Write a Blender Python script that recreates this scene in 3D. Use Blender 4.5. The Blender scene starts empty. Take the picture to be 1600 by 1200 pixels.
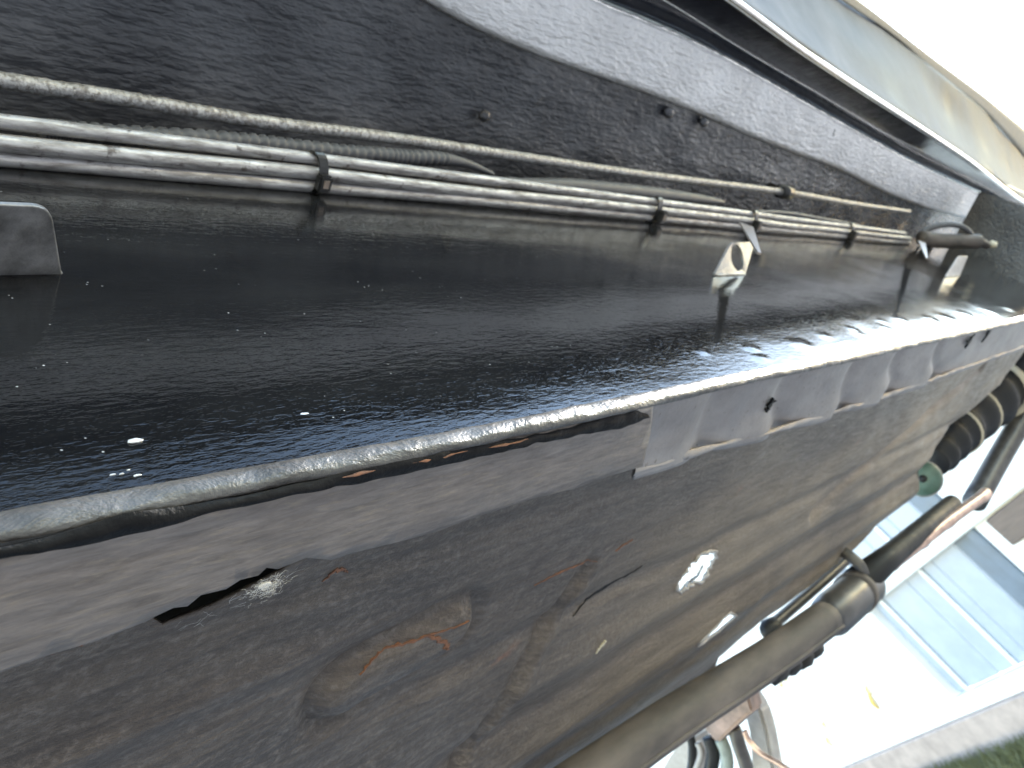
import bpy, bmesh, math, random
import numpy as np
from mathutils import Vector, Matrix
from mathutils.geometry import delaunay_2d_cdt
random.seed(7)
rng = np.random.default_rng(7)
scene = bpy.context.scene
col = scene.collection
R = math.radians

# ------------------------------------------------------------------ camera
# car frame: x along the sill, n outboard, v up; the car is jacked up 15 degrees on this side
FPX = 1244.0
Xc = np.array([1100, -170, FPX]); Xc = Xc / np.linalg.norm(Xc)      # sill direction seen by the camera
Uc = np.array([-.6, -.7, .435]); Uc = Uc - Xc * (Uc @ Xc); Uc /= np.linalg.norm(Uc)   # plumb line
Sc = np.cross(Xc, Uc)
TILT = 15.0
ct, st = math.cos(R(TILT)), math.sin(R(TILT))
Nc, Vc = ct * Sc + st * Uc, ct * Uc - st * Sc
CAM = Vector((0, 0, 1.15))
cam_d = bpy.data.cameras.new('camera')
cam = bpy.data.objects.new('camera', cam_d); col.objects.link(cam)
right = Vector((Xc[0], -Sc[0], Uc[0])); down = Vector((Xc[1], -Sc[1], Uc[1])); fwd = Vector((Xc[2], -Sc[2], Uc[2]))
m = Matrix((right, -down, -fwd)).transposed().to_4x4(); m.translation = CAM
cam.matrix_world = m
cam_d.sensor_width = 36; cam_d.lens = FPX / 1600 * 36
cam_d.clip_start = .01; cam_d.clip_end = 500
cam_d.dof.use_dof = True; cam_d.dof.focus_distance = .19; cam_d.dof.aperture_fstop = 34
scene.camera = cam

# ------------------------------------------------------------------ world, sun, exposure
SUN = Vector((.945, -.126, .303)).normalized()
w = bpy.data.worlds.new('World'); scene.world = w; w.use_nodes = True
nt = w.node_tree
sky = nt.nodes.new('ShaderNodeTexSky'); sky.sky_type = 'NISHITA'; sky.sun_disc = False
sky.sun_elevation = math.asin(SUN.z); sky.sun_rotation = math.atan2(SUN.x, SUN.y)
sky.dust_density = .05; sky.air_density = 1.0; sky.ozone_density = .6
bg = nt.nodes['Background']; nt.links.new(sky.outputs[0], bg.inputs[0]); bg.inputs[1].default_value = .13
sd = bpy.data.lights.new('sun', 'SUN'); sd.energy = 2.6; sd.angle = R(.53); sd.color = (1, .975, .95)
so = bpy.data.objects.new('sun', sd); col.objects.link(so); so.rotation_euler = SUN.to_track_quat('Z', 'Y').to_euler()
so.location = (3, -1, 4)
scene.view_settings.view_transform = 'Standard'; scene.view_settings.look = 'None'
scene.view_settings.gamma = 1; scene.view_settings.use_curve_mapping = False
scene.view_settings.exposure = 3.1
scene.view_settings.use_white_balance = True; scene.view_settings.white_balance_temperature = 6900; scene.view_settings.white_balance_tint = 11   # camera balanced for open shade
scene.cycles.max_bounces = 10; scene.cycles.diffuse_bounces = 5; scene.cycles.glossy_bounces = 6
scene.cycles.use_denoising = True

# ------------------------------------------------------------------ helpers
CARM = Matrix.Translation(CAM) @ Matrix.Rotation(R(-TILT), 4, 'X')
def L(p): return (p[0], -p[1], p[2])                 # (x, n, v) -> local mesh coordinates
def ray(px, py):
    r = np.array([px - 800, py - 600, FPX]); return np.array([r @ Xc, r @ Nc, r @ Vc])
def onv(px, py, v): r = ray(px, py); return r * (v / r[2])
def onn(px, py, n): r = ray(px, py); return r * (n / r[1])
def onx(px, py, x): r = ray(px, py); return r * (x / r[0])
def wray(px, py):
    return (right * (px - 800) + down * (py - 600) + fwd * FPX)
def curve(pts, f, k, lo=None, hi=None):
    """pixel polyline on a plane -> smooth functions n(x), v(x)"""
    q = np.array(sorted([tuple(f(p[0], p[1], (p[2] if len(p) > 2 else k))) for p in pts]))
    def g(x):
        x = np.asarray(x, float)
        a = np.interp(x, q[:, 0], q[:, 1]); b = np.interp(x, q[:, 0], q[:, 2])
        return a, b
    def sm(x):
        x = np.asarray(x, float); wd = .03 + .04 * np.abs(x)
        A = [g(x + t * wd) for t in (-1, -.5, 0, .5, 1)]
        return sum(a[0] for a in A) / 5, sum(a[1] for a in A) / 5
    return sm
def noise1(x, seed, scale, amp):
    """smooth 1-D value noise"""
    r = np.random.default_rng(seed); t = r.uniform(-1, 1, 4096); x = np.asarray(x) / scale + 1000
    i = np.floor(x).astype(int); f = x - i; f = f * f * (3 - 2 * f)
    return amp * (t[i % 4096] * (1 - f) + t[(i + 1) % 4096] * f)
def noise2(x, y, seed, sx, sy, amp):
    r = np.random.default_rng(seed); t = r.uniform(-1, 1, (256, 256))
    x = np.asarray(x) / sx + 500; y = np.asarray(y) / sy + 500
    i = np.floor(x).astype(int); j = np.floor(y).astype(int); f = x - i; g = y - j
    f = f * f * (3 - 2 * f); g = g * g * (3 - 2 * g)
    a = t[i % 256, j % 256]; b = t[(i + 1) % 256, j % 256]; c = t[i % 256, (j + 1) % 256]; d = t[(i + 1) % 256, (j + 1) % 256]
    return amp * ((a * (1 - f) + b * f) * (1 - g) + (c * (1 - f) + d * f) * g)

def link(name, me, mat, parent=None, smooth=True):
    o = bpy.data.objects.new(name, me); col.objects.link(o)
    if mat and not me.materials: me.materials.append(mat)
    if smooth: me.polygons.foreach_set('use_smooth', [True] * len(me.polygons))
    if parent: o.parent = parent
    return o
def mesh(name, verts, faces, mat, parent=None, smooth=True, car=False):
    me = bpy.data.meshes.new(name); me.from_pydata([tuple(map(float, v)) for v in verts], [], [tuple(map(int, f)) for f in faces]); me.update()
    o = link(name, me, mat, parent, smooth)
    if car: o.matrix_world = CARM
    return o
def tag(o, label=None, cat=None, group=None, kind=None):
    if label: o['label'] = label
    if cat: o['category'] = cat
    if group: o['group'] = group
    if kind: o['kind'] = kind
    return o
def empty(name, label, cat, group=None, car=True, loc=None):
    o = bpy.data.objects.new(name, None); col.objects.link(o); o.empty_display_size = .05
    if car: o.matrix_world = CARM @ (Matrix.Translation(loc) if loc is not None else Matrix())
    elif loc is not None: o.location = loc
    return tag(o, label, cat, group)
def solid(o, t, off=0.0):
    md = o.modifiers.new('thickness', 'SOLIDIFY'); md.thickness = t; md.offset = off; return o
def grid(name, xs, ts, fn, mat, parent=None, thick=.0012, off=0.0, car=False):
    """fn(X, T) arrays -> (n, v) arrays (or (x, n, v))"""
    Xg, Tg = np.meshgrid(xs, ts, indexing='ij')
    r = fn(Xg, Tg)
    if len(r) == 2: r = (Xg, r[0], r[1])
    P = np.stack([r[0], -r[1], r[2]], -1).reshape(-1, 3)
    a, b = len(xs), len(ts)
    idx = np.arange(a * b).reshape(a, b)
    F = np.stack([idx[:-1, :-1], idx[1:, :-1], idx[1:, 1:], idx[:-1, 1:]], -1).reshape(-1, 4)
    o = mesh(name, P, F, mat, parent, car=car)
    if thick: solid(o, thick, off)
    return o
def tube_mesh(pts, rad, seg=12, cap=True, squash=None):
    P = [Vector(p) for p in pts]; n = len(P)
    rs = rad if hasattr(rad, '__len__') else [rad] * n
    T = [(P[min(i + 1, n - 1)] - P[max(i - 1, 0)]).normalized() for i in range(n)]
    ref = Vector((0, 0, 1)) if abs(T[0].z) < .9 else Vector((0, 1, 0))
    u = (ref - T[0] * ref.dot(T[0])).normalized()
    V, Fc = [], []
    for i in range(n):
        u = (u - T[i] * u.dot(T[i])).normalized(); b = T[i].cross(u)
        for k in range(seg):
            a = 2 * math.pi * k / seg
            V.append(P[i] + (u * math.cos(a) + b * math.sin(a)) * rs[i])
    for i in range(n - 1):
        for k in range(seg):
            k2 = (k + 1) % seg
            Fc.append((i * seg + k, i * seg + k2, (i + 1) * seg + k2, (i + 1) * seg + k))
    if cap:
        Fc.append(tuple(range(seg - 1, -1, -1))); Fc.append(tuple((n - 1) * seg + k for k in range(seg)))
    return V, Fc
def tube(name, pts, rad, mat, parent=None, seg=12, car=False, cap=True):
    V, Fc = tube_mesh(pts, rad, seg, cap); return mesh(name, V, Fc, mat, parent, car=car)
def smooth_path(pts, k=10):
    """Catmull-Rom through points"""
    P = [Vector(p) for p in pts]; P = [P[0] * 2 - P[1]] + P + [P[-1] * 2 - P[-2]]; out = []
    for i in range(1, len(P) - 2):
        for j in range(k):
            t = j / k; a, b, c, d = P[i - 1], P[i], P[i + 1], P[i + 2]
            out.append(.5 * ((2 * b) + (c - a) * t + (2 * a - 5 * b + 4 * c - d) * t * t + (3 * b - a - 3 * c + d) * t ** 3))
    out.append(P[-2]); return out
def inside(px, py, poly):
    r = np.zeros(np.shape(px), bool); n = len(poly)
    for i in range(n):
        x1, y1 = poly[i]; x2, y2 = poly[(i + 1) % n]
        c = ((y1 > py) != (y2 > py)); den = (y2 - y1) if y2 != y1 else 1e-12
        r ^= c & (px < (x2 - x1) * (py - y1) / den + x1)
    return r
def sheet(name, outer, holes, step, hfn, mat, parent, thick=.0012, off=0.0, extra=None, stepn=None):
    """polygon in (x, n) with holes, filled with a fine mesh; hfn(x, n) -> v"""
    verts, edges = [], []
    def ring(poly):
        b = len(verts); verts.extend(poly); n = len(poly)
        edges.extend([(b + i, b + (i + 1) % n) for i in range(n)])
    ring(outer)
    for h in holes: ring(h)
    xs = [p[0] for p in outer]; ns = [p[1] for p in outer]; stepn = stepn or step
    gx, gn = np.meshgrid(np.arange(min(xs), max(xs), step), np.arange(min(ns), max(ns), stepn))
    gx = (gx + rng.uniform(-.2, .2, gx.shape) * step).ravel(); gn = (gn + rng.uniform(-.2, .2, gn.shape) * stepn).ravel()
    ok = inside(gx, gn, outer)
    for h in holes: ok &= ~inside(gx, gn, h)
    verts.extend(list(zip(gx[ok], gn[ok])))
    v2, e2, f2, *_ = delaunay_2d_cdt([Vector((float(a), float(b))) for a, b in verts], edges, [], 0, 1e-7)
    v = np.array([tuple(p) for p in v2]); f = np.array([tuple(t) for t in f2])
    c = v[f].mean(1); keep = inside(c[:, 0], c[:, 1], outer)
    for h in holes: keep &= ~inside(c[:, 0], c[:, 1], h)
    P = np.stack([v[:, 0], -v[:, 1], hfn(v[:, 0], v[:, 1])], -1)
    o = mesh(name, P, f[keep], mat, parent)
    # drop loose vertices
    bm = bmesh.new(); bm.from_mesh(o.data); bmesh.ops.delete(bm, geom=[q for q in bm.verts if not q.link_faces], context='VERTS')
    bmesh.ops.recalc_face_normals(bm, faces=bm.faces); bm.to_mesh(o.data); bm.free()
    if thick: solid(o, thick, off)
    return o
def rough_ring(cx, cn, a, b, ang, k=36, jag=.12, seed=0):
    r = random.Random(seed); out = []
    for i in range(k):
        t = 2 * math.pi * i / k; q = 1 + r.uniform(-jag, jag)
        u, w_ = a * q * math.cos(t), b * q * math.sin(t)
        out.append((cx + u * math.cos(ang) - w_ * math.sin(ang), cn + u * math.sin(ang) + w_ * math.cos(ang)))
    return out
def box_mesh(cx, cy, cz, sx, sy, sz, bev=0.0):
    bm = bmesh.new(); bmesh.ops.create_cube(bm, size=1)
    bmesh.ops.scale(bm, vec=(sx, sy, sz), verts=bm.verts)
    if bev: bmesh.ops.bevel(bm, geom=bm.edges[:], offset=bev, segments=2, affect='EDGES')
    bmesh.ops.translate(bm, vec=(cx, cy, cz), verts=bm.verts)
    me = bpy.data.meshes.new('box'); bm.to_mesh(me); bm.free(); return me

# ------------------------------------------------------------------ materials
class NT:
    def __init__(s, name):
        s.m = bpy.data.materials.new(name); s.m.use_nodes = True; s.t = s.m.node_tree
        s.b = s.t.nodes['Principled BSDF']; s.tc = s.t.nodes.new('ShaderNodeTexCoord')
    def n(s, typ, **kw):
        o = s.t.nodes.new(typ)
        for k, v in kw.items(): setattr(o, k, v)
        return o
    def l(s, a, b): s.t.links.new(a, b)
    def map(s, scale, rot=(0, 0, 0), loc=(0, 0, 0)):
        mp = s.n('ShaderNodeMapping'); mp.inputs['Scale'].default_value = scale; mp.inputs['Rotation'].default_value = rot; mp.inputs['Location'].default_value = loc
        s.l(s.tc.outputs['Object'], mp.inputs[0]); return mp.outputs[0]
    def noise(s, scale=(1, 1, 1), detail=4, rough=.55, dist=0, loc=(0, 0, 0), rot=(0, 0, 0)):
        o = s.n('ShaderNodeTexNoise'); o.inputs['Scale'].default_value = 1; o.inputs['Detail'].default_value = detail
        o.inputs['Roughness'].default_value = rough; o.inputs['Distortion'].default_value = dist
        s.l(s.map(scale, rot, loc), o.inputs['Vector']); return o.outputs['Fac']
    def voro(s, scale, feature='F1', rand=1):
        o = s.n('ShaderNodeTexVoronoi', feature=feature); o.inputs['Scale'].default_value = 1; o.inputs['Randomness'].default_value = rand
        s.l(s.map(scale), o.inputs['Vector']); return o
    def ramp(s, fac, stops, interp='LINEAR'):
        o = s.n('ShaderNodeValToRGB'); o.color_ramp.interpolation = interp
        e = o.color_ramp.elements
        while len(e) < len(stops): e.new(.5)
        for q, (p, c) in zip(e, stops):
            q.position = p; q.color = (c, c, c, 1) if not hasattr(c, '__len__') else (*c, 1)
        s.l(fac, o.inputs[0]); return o.outputs[0]
    def mix(s, fac, a, b, mode='MIX'):
        o = s.n('ShaderNodeMix', data_type='RGBA', blend_type=mode)
        for sock, v in ((o.inputs[0], fac), (o.inputs[6], a), (o.inputs[7], b)):
            if hasattr(v, 'node'): s.l(v, sock)
            elif hasattr(v, '__len__'): sock.default_value = (*v, 1)
            else: sock.default_value = v
        return o.outputs[2]
    def math(s, op, a, b=0.0, clamp=False):
        o = s.n('ShaderNodeMath', operation=op, use_clamp=clamp)
        for sock, v in ((o.inputs[0], a), (o.inputs[1], b)):
            if hasattr(v, 'node'): s.l(v, sock)
            else: sock.default_value = v
        return o.outputs[0]
    def bump(s, h, dist, strength=1.0, prev=None):
        o = s.n('ShaderNodeBump'); o.inputs['Distance'].default_value = dist; o.inputs['Strength'].default_value = strength
        s.l(h, o.inputs['Height'])
        if prev: s.l(prev, o.inputs['Normal'])
        return o.outputs[0]
    def set(s, **kw):
        for k, v in kw.items():
            k = {'base': 'Base Color', 'rough': 'Roughness', 'metal': 'Metallic', 'normal': 'Normal', 'spec': 'Specular IOR Level', 'coat': 'Coat Weight', 'coatr': 'Coat Roughness', 'ior': 'IOR'}.get(k, k)
            i = s.b.inputs[k]
            if hasattr(v, 'node'): s.l(v, i)
            elif hasattr(v, '__len__'): i.default_value = (*v, 1)
            else: i.default_value = v
        return s.m

def mat_gloss_black():
    s = NT('glossy_black_paint')
    specks = s.voro((260, 260, 260)).outputs['Distance']
    sel = s.noise((60, 60, 60), 2, loc=(3, 1, 2))
    sp = s.math('MULTIPLY', s.ramp(specks, [(.0, 1), (.09, 0)]), s.ramp(sel, [(.54, 0), (.60, 1)]))
    dust = s.noise((14, 14, 40), 6, .65)
    base = s.mix(s.ramp(dust, [(.4, 0), (.8, 1)]), (.006, .006, .0065), (.016, .0155, .015))
    base = s.mix(sp, base, (.6, .58, .55))
    h1 = s.noise((55, 55, 420), 3, .6, .4)
    h2 = s.noise((9, 9, 30), 2)
    h3 = s.noise((170, 170, 480), 3, .6)
    b = s.bump(h1, .0006, .08); b = s.bump(h2, .006, .07, b); b = s.bump(h3, .0006, .16, b)
    rr = s.ramp(dust, [(.3, .025), (.8, .06)])
    return s.set(base=base, rough=rr, normal=b, spec=.34)
def mat_undercoat(name, c1, c2, r1, r2, sc=260, stretch=.4, dist=.0024, strength=.55, speckle=False):
    s = NT(name)
    d = s.noise((sc * stretch, sc, sc), 2.5, .5, .2)
    big = s.noise((22, 22, 22), 4)
    wr = s.noise((28, 260, 260), 3, .5, .5)
    base = s.mix(s.ramp(big, [(.35, 0), (.7, 1)]), c1, c2)
    rr = s.ramp(d, [(.3, r1), (.7, r2)])
    b = s.bump(d, dist, strength); b = s.bump(wr, dist * .9, strength * .6, b)
    return s.set(base=base, rough=rr, normal=b, spec=.38)
def mat_lip():
    s = NT('worn_grey_seam_paint')
    a = s.noise((60, 90, 90), 5, .65, .5); f = s.noise((300, 420, 420), 3)
    base = s.mix(s.ramp(a, [(.42, 0), (.66, 1)]), (.075, .070, .064), (.034, .030, .026))
    b = s.bump(a, .004, .4); b = s.bump(f, .0008, .5, b)
    return s.set(base=base, rough=s.ramp(a, [(.3, .28), (.7, .5)]), normal=b, spec=.45)
def mat_plate():
    s = NT('weathered_bare_steel')
    st1 = s.noise((75, 520, 520), 6, .7, .5, rot=(0, 0, R(14))); st2 = s.noise((110, 900, 900), 4, .65, .3, rot=(0, 0, R(-10)))
    cl = s.noise((18, 30, 30), 5, .6)
    base = s.mix(s.ramp(st1, [(.3, 0), (.7, 1)]), (.112, .092, .078), (.232, .197, .170))
    base = s.mix(s.ramp(st2, [(.55, 0), (.75, .55)]), base, (.30, .24, .165))
    base = s.mix(s.ramp(cl, [(.46, 0), (.75, .75)]), base, (.085, .070, .064))
    b = s.bump(st1, .0007, .35); b = s.bump(cl, .005, .4, b)
    return s.set(base=base, rough=s.ramp(cl, [(.3, .36), (.7, .6)]), metal=.25, normal=b)
def mat_flange():
    s = NT('dull_grey_zinc_paint')
    a = s.noise((20, 40, 40), 5, .6); f = s.noise((240, 240, 240), 4); v = s.noise((45, 9, 9), 3, .5, .3)
    base = s.mix(s.ramp(a, [(.35, 0), (.7, 1)]), (.27, .245, .225), (.17, .15, .14))
    base = s.mix(s.ramp(v, [(.56, 0), (.7, .6)]), base, (.20, .19, .185))
    base = s.mix(s.ramp(f, [(.66, 0), (.72, .9)]), base, (.10, .07, .055))
    b = s.bump(a, .004, .3); b = s.bump(f, .0006, .4, b)
    return s.set(base=base, rough=.48, normal=b, metal=.1)
def mat_floor():
    s = NT('dirty_brown_underfloor_paint')
    a = s.noise((14, 55, 14), 7, .68, .3, rot=(0, 0, R(-8))); f = s.noise((330, 420, 330), 4, .7); m_ = s.noise((38, 260, 70), 6, .7, .2, rot=(0, 0, R(-8)))
    g = s.noise((5, 9, 5), 2, loc=(1.7, 0, 0))
    base = s.mix(s.ramp(a, [(.35, 0), (.68, 1)]), (.044, .032, .0225), (.100, .076, .054))
    base = s.mix(s.ramp(f, [(.47, 0), (.64, .8)]), base, (.135, .112, .092))
    base = s.mix(s.ramp(m_, [(.42, 0), (.66, .8)]), base, (.034, .025, .020))
    # straw-coloured dust that settled on the forward half of the pan
    sx = s.n('ShaderNodeSeparateXYZ'); s.l(s.tc.outputs['Object'], sx.inputs[0])
    fx = s.math('MULTIPLY', s.ramp(sx.outputs[0], [(.24, 0), (.55, 1)]), s.ramp(g, [(.35, .25), (.6, 1)]))
    base = s.mix(s.math('MULTIPLY', fx, .75), base, (.24, .185, .12))
    ru = s.noise((34, 60, 34), 5, .7, .8, loc=(.3, .9, 0)); rm = s.noise((7, 12, 7), 2, loc=(2.1, 4, 0))
    rf = s.math('MULTIPLY', s.ramp(ru, [(.62, 0), (.72, 1)]), s.ramp(rm, [(.55, 0), (.66, 1)]))
    base = s.mix(rf, base, (.20, .075, .032))
    b = s.bump(f, .0010, .7); b = s.bump(a, .008, .35, b); b = s.bump(m_, .002, .45, b)
    return s.set(base=base, rough=s.ramp(m_, [(.3, .34), (.7, .55)]), normal=b, spec=.5)
def mat_pipe():
    s = NT('grimy_plated_pipe')
    a = s.noise((70, 500, 500), 5, .7); g = s.noise((160, 160, 160), 4, .7)
    f = s.ramp(a, [(.38, 0), (.62, 1)])
    base = s.mix(f, (.46, .45, .445), (.20, .187, .18))
    base = s.mix(s.ramp(g, [(.58, 0), (.68, .85)]), base, (.07, .055, .05))
    b = s.bump(g, .0006, .5)
    return s.set(base=base, rough=s.ramp(a, [(.3, .36), (.7, .58)]), metal=.4, normal=b)
def mat_cable():
    s = NT('braided_steel_sheath')
    a = s.noise((420, 420, 420), 4, .7, .4); g = s.noise((90, 90, 90), 4, .7)
    base = s.mix(s.ramp(a, [(.42, 0), (.6, 1)]), (.40, .395, .39), (.15, .14, .132))
    base = s.mix(s.ramp(g, [(.55, 0), (.7, .8)]), base, (.09, .075, .065))
    return s.set(base=base, rough=.4, metal=.4, normal=s.bump(a, .0010, .6))
def mat_simple(name, base, rough=.5, metal=0, nscale=80, bump=.0005, var=.35, spec=.5, stretch=(1, 1, 1)):
    s = NT(name)
    a = s.noise(tuple(nscale * q for q in stretch), 5, .6)
    dark = tuple(c * (1 - var) for c in base); lite = tuple(min(.9, c * (1 + var * .6)) for c in base)
    c = s.mix(s.ramp(a, [(.3, 0), (.7, 1)]), dark, lite)
    return s.set(base=c, rough=s.ramp(a, [(.3, max(.03, rough * .8)), (.7, min(1, rough * 1.2))]), metal=metal, normal=s.bump(a, bump, .5), spec=spec)

M = dict(
    black=mat_gloss_black(),
    under=mat_undercoat('black_rubber_undercoat', (.036, .038, .043), (.078, .081, .087), .18, .36),
    band=mat_undercoat('pale_flange_undercoat', (.58, .575, .57), (.72, .715, .71), .22, .40, sc=300, dist=.0026, strength=.8),  # even pale grey, far lighter than the undercoat beside it
    lip=mat_lip(), plate=mat_plate(), flange=mat_flange(), floor=mat_floor(), pipe=mat_pipe(), cable=mat_cable(),
    rim_glint=mat_simple('painted_rim_glint', (.80, .79, .78), .22, .75, 160, .0012, .2),  # bright metal painted in for the sun glint on the flange rim
    crack=mat_simple('flaking_black_sealer', (.008, .0075, .0075), .6, 0, 160, .002, .4, spec=.12),
    rust=mat_simple('orange_rust', (.17, .072, .036), .85, 0, 240, .001, .5),
    tab=mat_simple('dull_tab_paint', (.21, .205, .20), .36, .2, 90, .0016, .65),
    gloss=mat_simple('dark_body_paint', (.014, .015, .020), .12, 0, 30, .0004, .3, spec=.25),
    outer=mat_simple('body_paint_painted_sheen', (.155, .156, .162), .5, 0, 9, .003, .65, spec=.02),  # grey tone and blotches put in colour for reflections on dark paint
    chrome=mat_simple('polished_trim', (.72, .71, .70), .14, 1, 60, .0003, .12),
    tan=mat_simple('beige_rubber_edge', (.42, .37, .27), .6, 0, 60, .0004, .2),
    plastic=mat_simple('black_nylon', (.014, .014, .014), .3, 0, 90, .0003, .3),
    tail=mat_simple('dusty_nylon_tail', (.20, .16, .135), .4, 0, 120, .0003, .4),
    conduit=mat_simple('dusty_grey_conduit', (.07, .07, .075), .55, 0, 160, .0004, .45),
    exhaust=mat_simple('dull_brown_exhaust_steel', (.085, .070, .060), .7, .05, 34, .0015, .75, stretch=(.5, 1.5, 1.5)),
    dark=mat_simple('black_rubber', (.012, .012, .012), .55, 0, 80, .0006, .4, spec=.3),
    darksteel=mat_simple('dark_grey_steel', (.07, .066, .064), .4, .4, 80, .0006, .4),
    copper=mat_simple('coppery_pipe', (.48, .33, .27), .35, .6, 80, .0004, .35),
    green=mat_simple('green_bush_rubber', (.055, .10, .075), .5, 0, 90, .0008, .3),
    rustblock=mat_simple('flaking_rusty_casting', (.30, .21, .17), .6, .1, 70, .003, .5),
    greysteel=mat_simple('grey_casting', (.33, .31, .29), .5, .2, 60, .001, .3),
    hose=mat_simple('grey_green_hose', (.22, .25, .22), .4, 0, 90, .0004, .3),
    white=mat_simple('white_wall_paint', (.80, .79, .77), .8, 0, 6, .002, .06),
    door=mat_simple('pale_blue_door_paint', (.37, .42, .49), .35, 0, 8, .0006, .10),
    door_shade=mat_simple('shaded_door_paint', (.13, .17, .22), .4, 0, 8, .0006, .15),  # darker door colour, painting the shadow at the door's right edge
    frame=mat_simple('white_frame_paint', (.78, .80, .79), .5, 0, 8, .0006, .06),
    kerb=mat_simple('pinkish_concrete', (.45, .36, .32), .8, 0, 9, .004, .25),
    brown=mat_simple('brown_timber', (.16, .12, .10), .7, 0, 7, .003, .3, stretch=(1, 1, 8)),
    concrete=mat_simple('weathered_asphalt', (.25, .243, .236), .85, 0, 4, .004, .3),
    soil=mat_simple('dark_soil', (.06, .045, .035), .9, 0, 20, .01, .4),
    grass=mat_simple('grass_blades', (.15, .15, .06), .6, 0, 20, .0005, .4),
    silk=mat_simple('pale_silk', (.75, .73, .68), .5, 0, 100, .0002, .1),
    leaf=mat_simple('yellow_leaf', (.75, .50, .10), .5, 0, 40, .0005, .3),
    straw=mat_simple('bright_chip_and_glint', (.7, .68, .66), .25, .3, 200, .0008, .3),  # pale chips, and the painted glints on the black panel
)

# ------------------------------------------------------------------ ground and wall behind
def wplane(px, py, P0, nrm):
    d = wray(px, py); t = (P0 - CAM).dot(nrm) / d.dot(nrm); return CAM + d * t
g = mesh('ground', [(-60, -60, -.1), (60, -60, -.1), (60, 60, -.1), (-60, 60, -.1)], [(0, 1, 2, 3)], M['concrete'], smooth=False)
tag(g, kind='structure')

WDIR = Vector((.51, .86, 0)).normalized(); WN = Vector((-.86, .51, 0)).normalized()
d0 = wray(1470, 1140); P0 = CAM + d0 * (-(CAM.z - .12) / d0.z)      # foot of the wall seen at this pixel
def wall_uv(px, py):
    q = wplane(px, py, P0, WN) - P0; return q.dot(WDIR), q.z + P0.z
def W(u, z, out=0.0): p = P0 + WDIR * u + WN * out; return Vector((p.x, p.y, z))
def wbox(name, u0, u1, z0, z1, o0, o1, mat, parent, bev=.006):
    bm = bmesh.new(); bmesh.ops.create_cube(bm, size=1)
    for v in bm.verts:
        v.co = W(u0 + (v.co.x + .5) * (u1 - u0), z0 + (v.co.z + .5) * (z1 - z0), o0 + (v.co.y + .5) * (o1 - o0))
    if bev: bmesh.ops.bevel(bm, geom=bm.edges[:], offset=bev, segments=1, affect='EDGES')
    bmesh.ops.recalc_face_normals(bm, faces=bm.faces)
    me = bpy.data.meshes.new(name); bm.to_mesh(me); bm.free(); return link(name, me, mat, parent, smooth=False)
uL, zB = wall_uv(1484, 1094); uR, zR = wall_uv(1600, 1038); uE, zE = wall_uv(1600, 911); uT, zT = wall_uv(1372, 955)
print('WALL', uL, zB, uR, zR, 'edge', uE, zE, wall_uv(1509, 830), 'left', uT, zT, 'dist', (P0 - CAM).length)

# ------------------------------------------------------------------ car underbody
car = empty('car_underbody', 'jacked-up car underbody with glossy black rail, dark floor pan and grey sill', 'car')
LIPV = .1265
x_rail = np.concatenate([np.arange(-.5, 0, .01), np.arange(0, .9, .0022), np.arange(.9, 1.7, .006)])
bumps = []      # little paint runs and spot-weld dimples in the black panel (x, v, amplitude, radius)
for px, py, a, r in [(1330, 515, .0009, .006), (1339, 523, .0009, .006), (1381, 504, .001, .007), (1384, 515, .0008, .006), (1409, 504, .0011, .008),
                     (1446, 500, .0012, .009), (1478, 497, .0012, .010), (1510, 493, .0013, .012), (1545, 488, .0013, .012), (1575, 484, .0013, .013),
                     (1172, 545, .0010, .004), (1192, 560, .0009, .004), (1090, 551, .0008, .0035), (935, 583, .0004, .0014),
                     (210, 688, .0005, .0014), (475, 647, .0003, .001), (1250, 540, .0008, .006), (1290, 528, .0008, .006), (825, 605, .0002, .001)]:
    q = onn(px, py, -.1); bumps.append((q[0] + random.uniform(-.006, .006), q[2] + random.uniform(-.002, .002), a * random.uniform(.3, .75), r * random.uniform(.6, 1.1)))
def f_rail(X, T):
    n = -.1 + noise2(X, T, 3, .16, .09, .0007) + noise2(X, T, 4, .04, .03, .00012) + .00025 * np.sin(T * 40 + X * 3)
    for bx, bv, a, r in bumps: n = n + a * np.exp(-((X - bx) ** 2 / (1.6 * r * r) + (T - bv) ** 2 / (r * r * .35)))
    return n, T
rail = grid('rail_side_panel', x_rail, np.concatenate([np.arange(.118, .30, .002), np.arange(.30, .397, .004)]), f_rail, M['black'], car)
tag(rail, 'glossy black painted side panel of the rail')

# seam lip: a lumpy painted bead along the lower edge of the rail
lipU = curve([(0, 792), (150, 759), (310, 732), (450, 710), (600, 687), (800, 648), (950, 619), (1100, 588), (1250, 560), (1400, 535), (1500, 513), (1600, 492)], onn, -.098)
lipL = curve([(0, 842), (200, 807), (400, 764), (600, 721), (800, 681), (1000, 637), (1120, 607), (1225, 585), (1300, 570), (1450, 535), (1600, 502)], onn, -.098)
def lip_ring(X, T):
    cv = (lipU(X)[1] + lipL(X)[1]) / 2 + .0006; rv = (lipU(X)[1] - lipL(X)[1]) / 2 + .0004
    rv = rv * (.72 + noise2(X, T, 11, .012, .8, .08)) + noise1(X, 12, .03, .00015)
    a = T
    n = -.0998 + .0022 * np.cos(a) * (1 + noise2(X, T, 13, .008, .7, .14)); v = cv + rv * np.sin(a)
    return n, v
lip = grid('seam_lip', np.concatenate([np.arange(-.5, 0, .01), np.arange(0, .6, .0018), np.arange(.6, 1.7, .005)]), np.linspace(-math.pi * .9, math.pi * .9, 22), lip_ring, M['lip'], car, thick=0)
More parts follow.
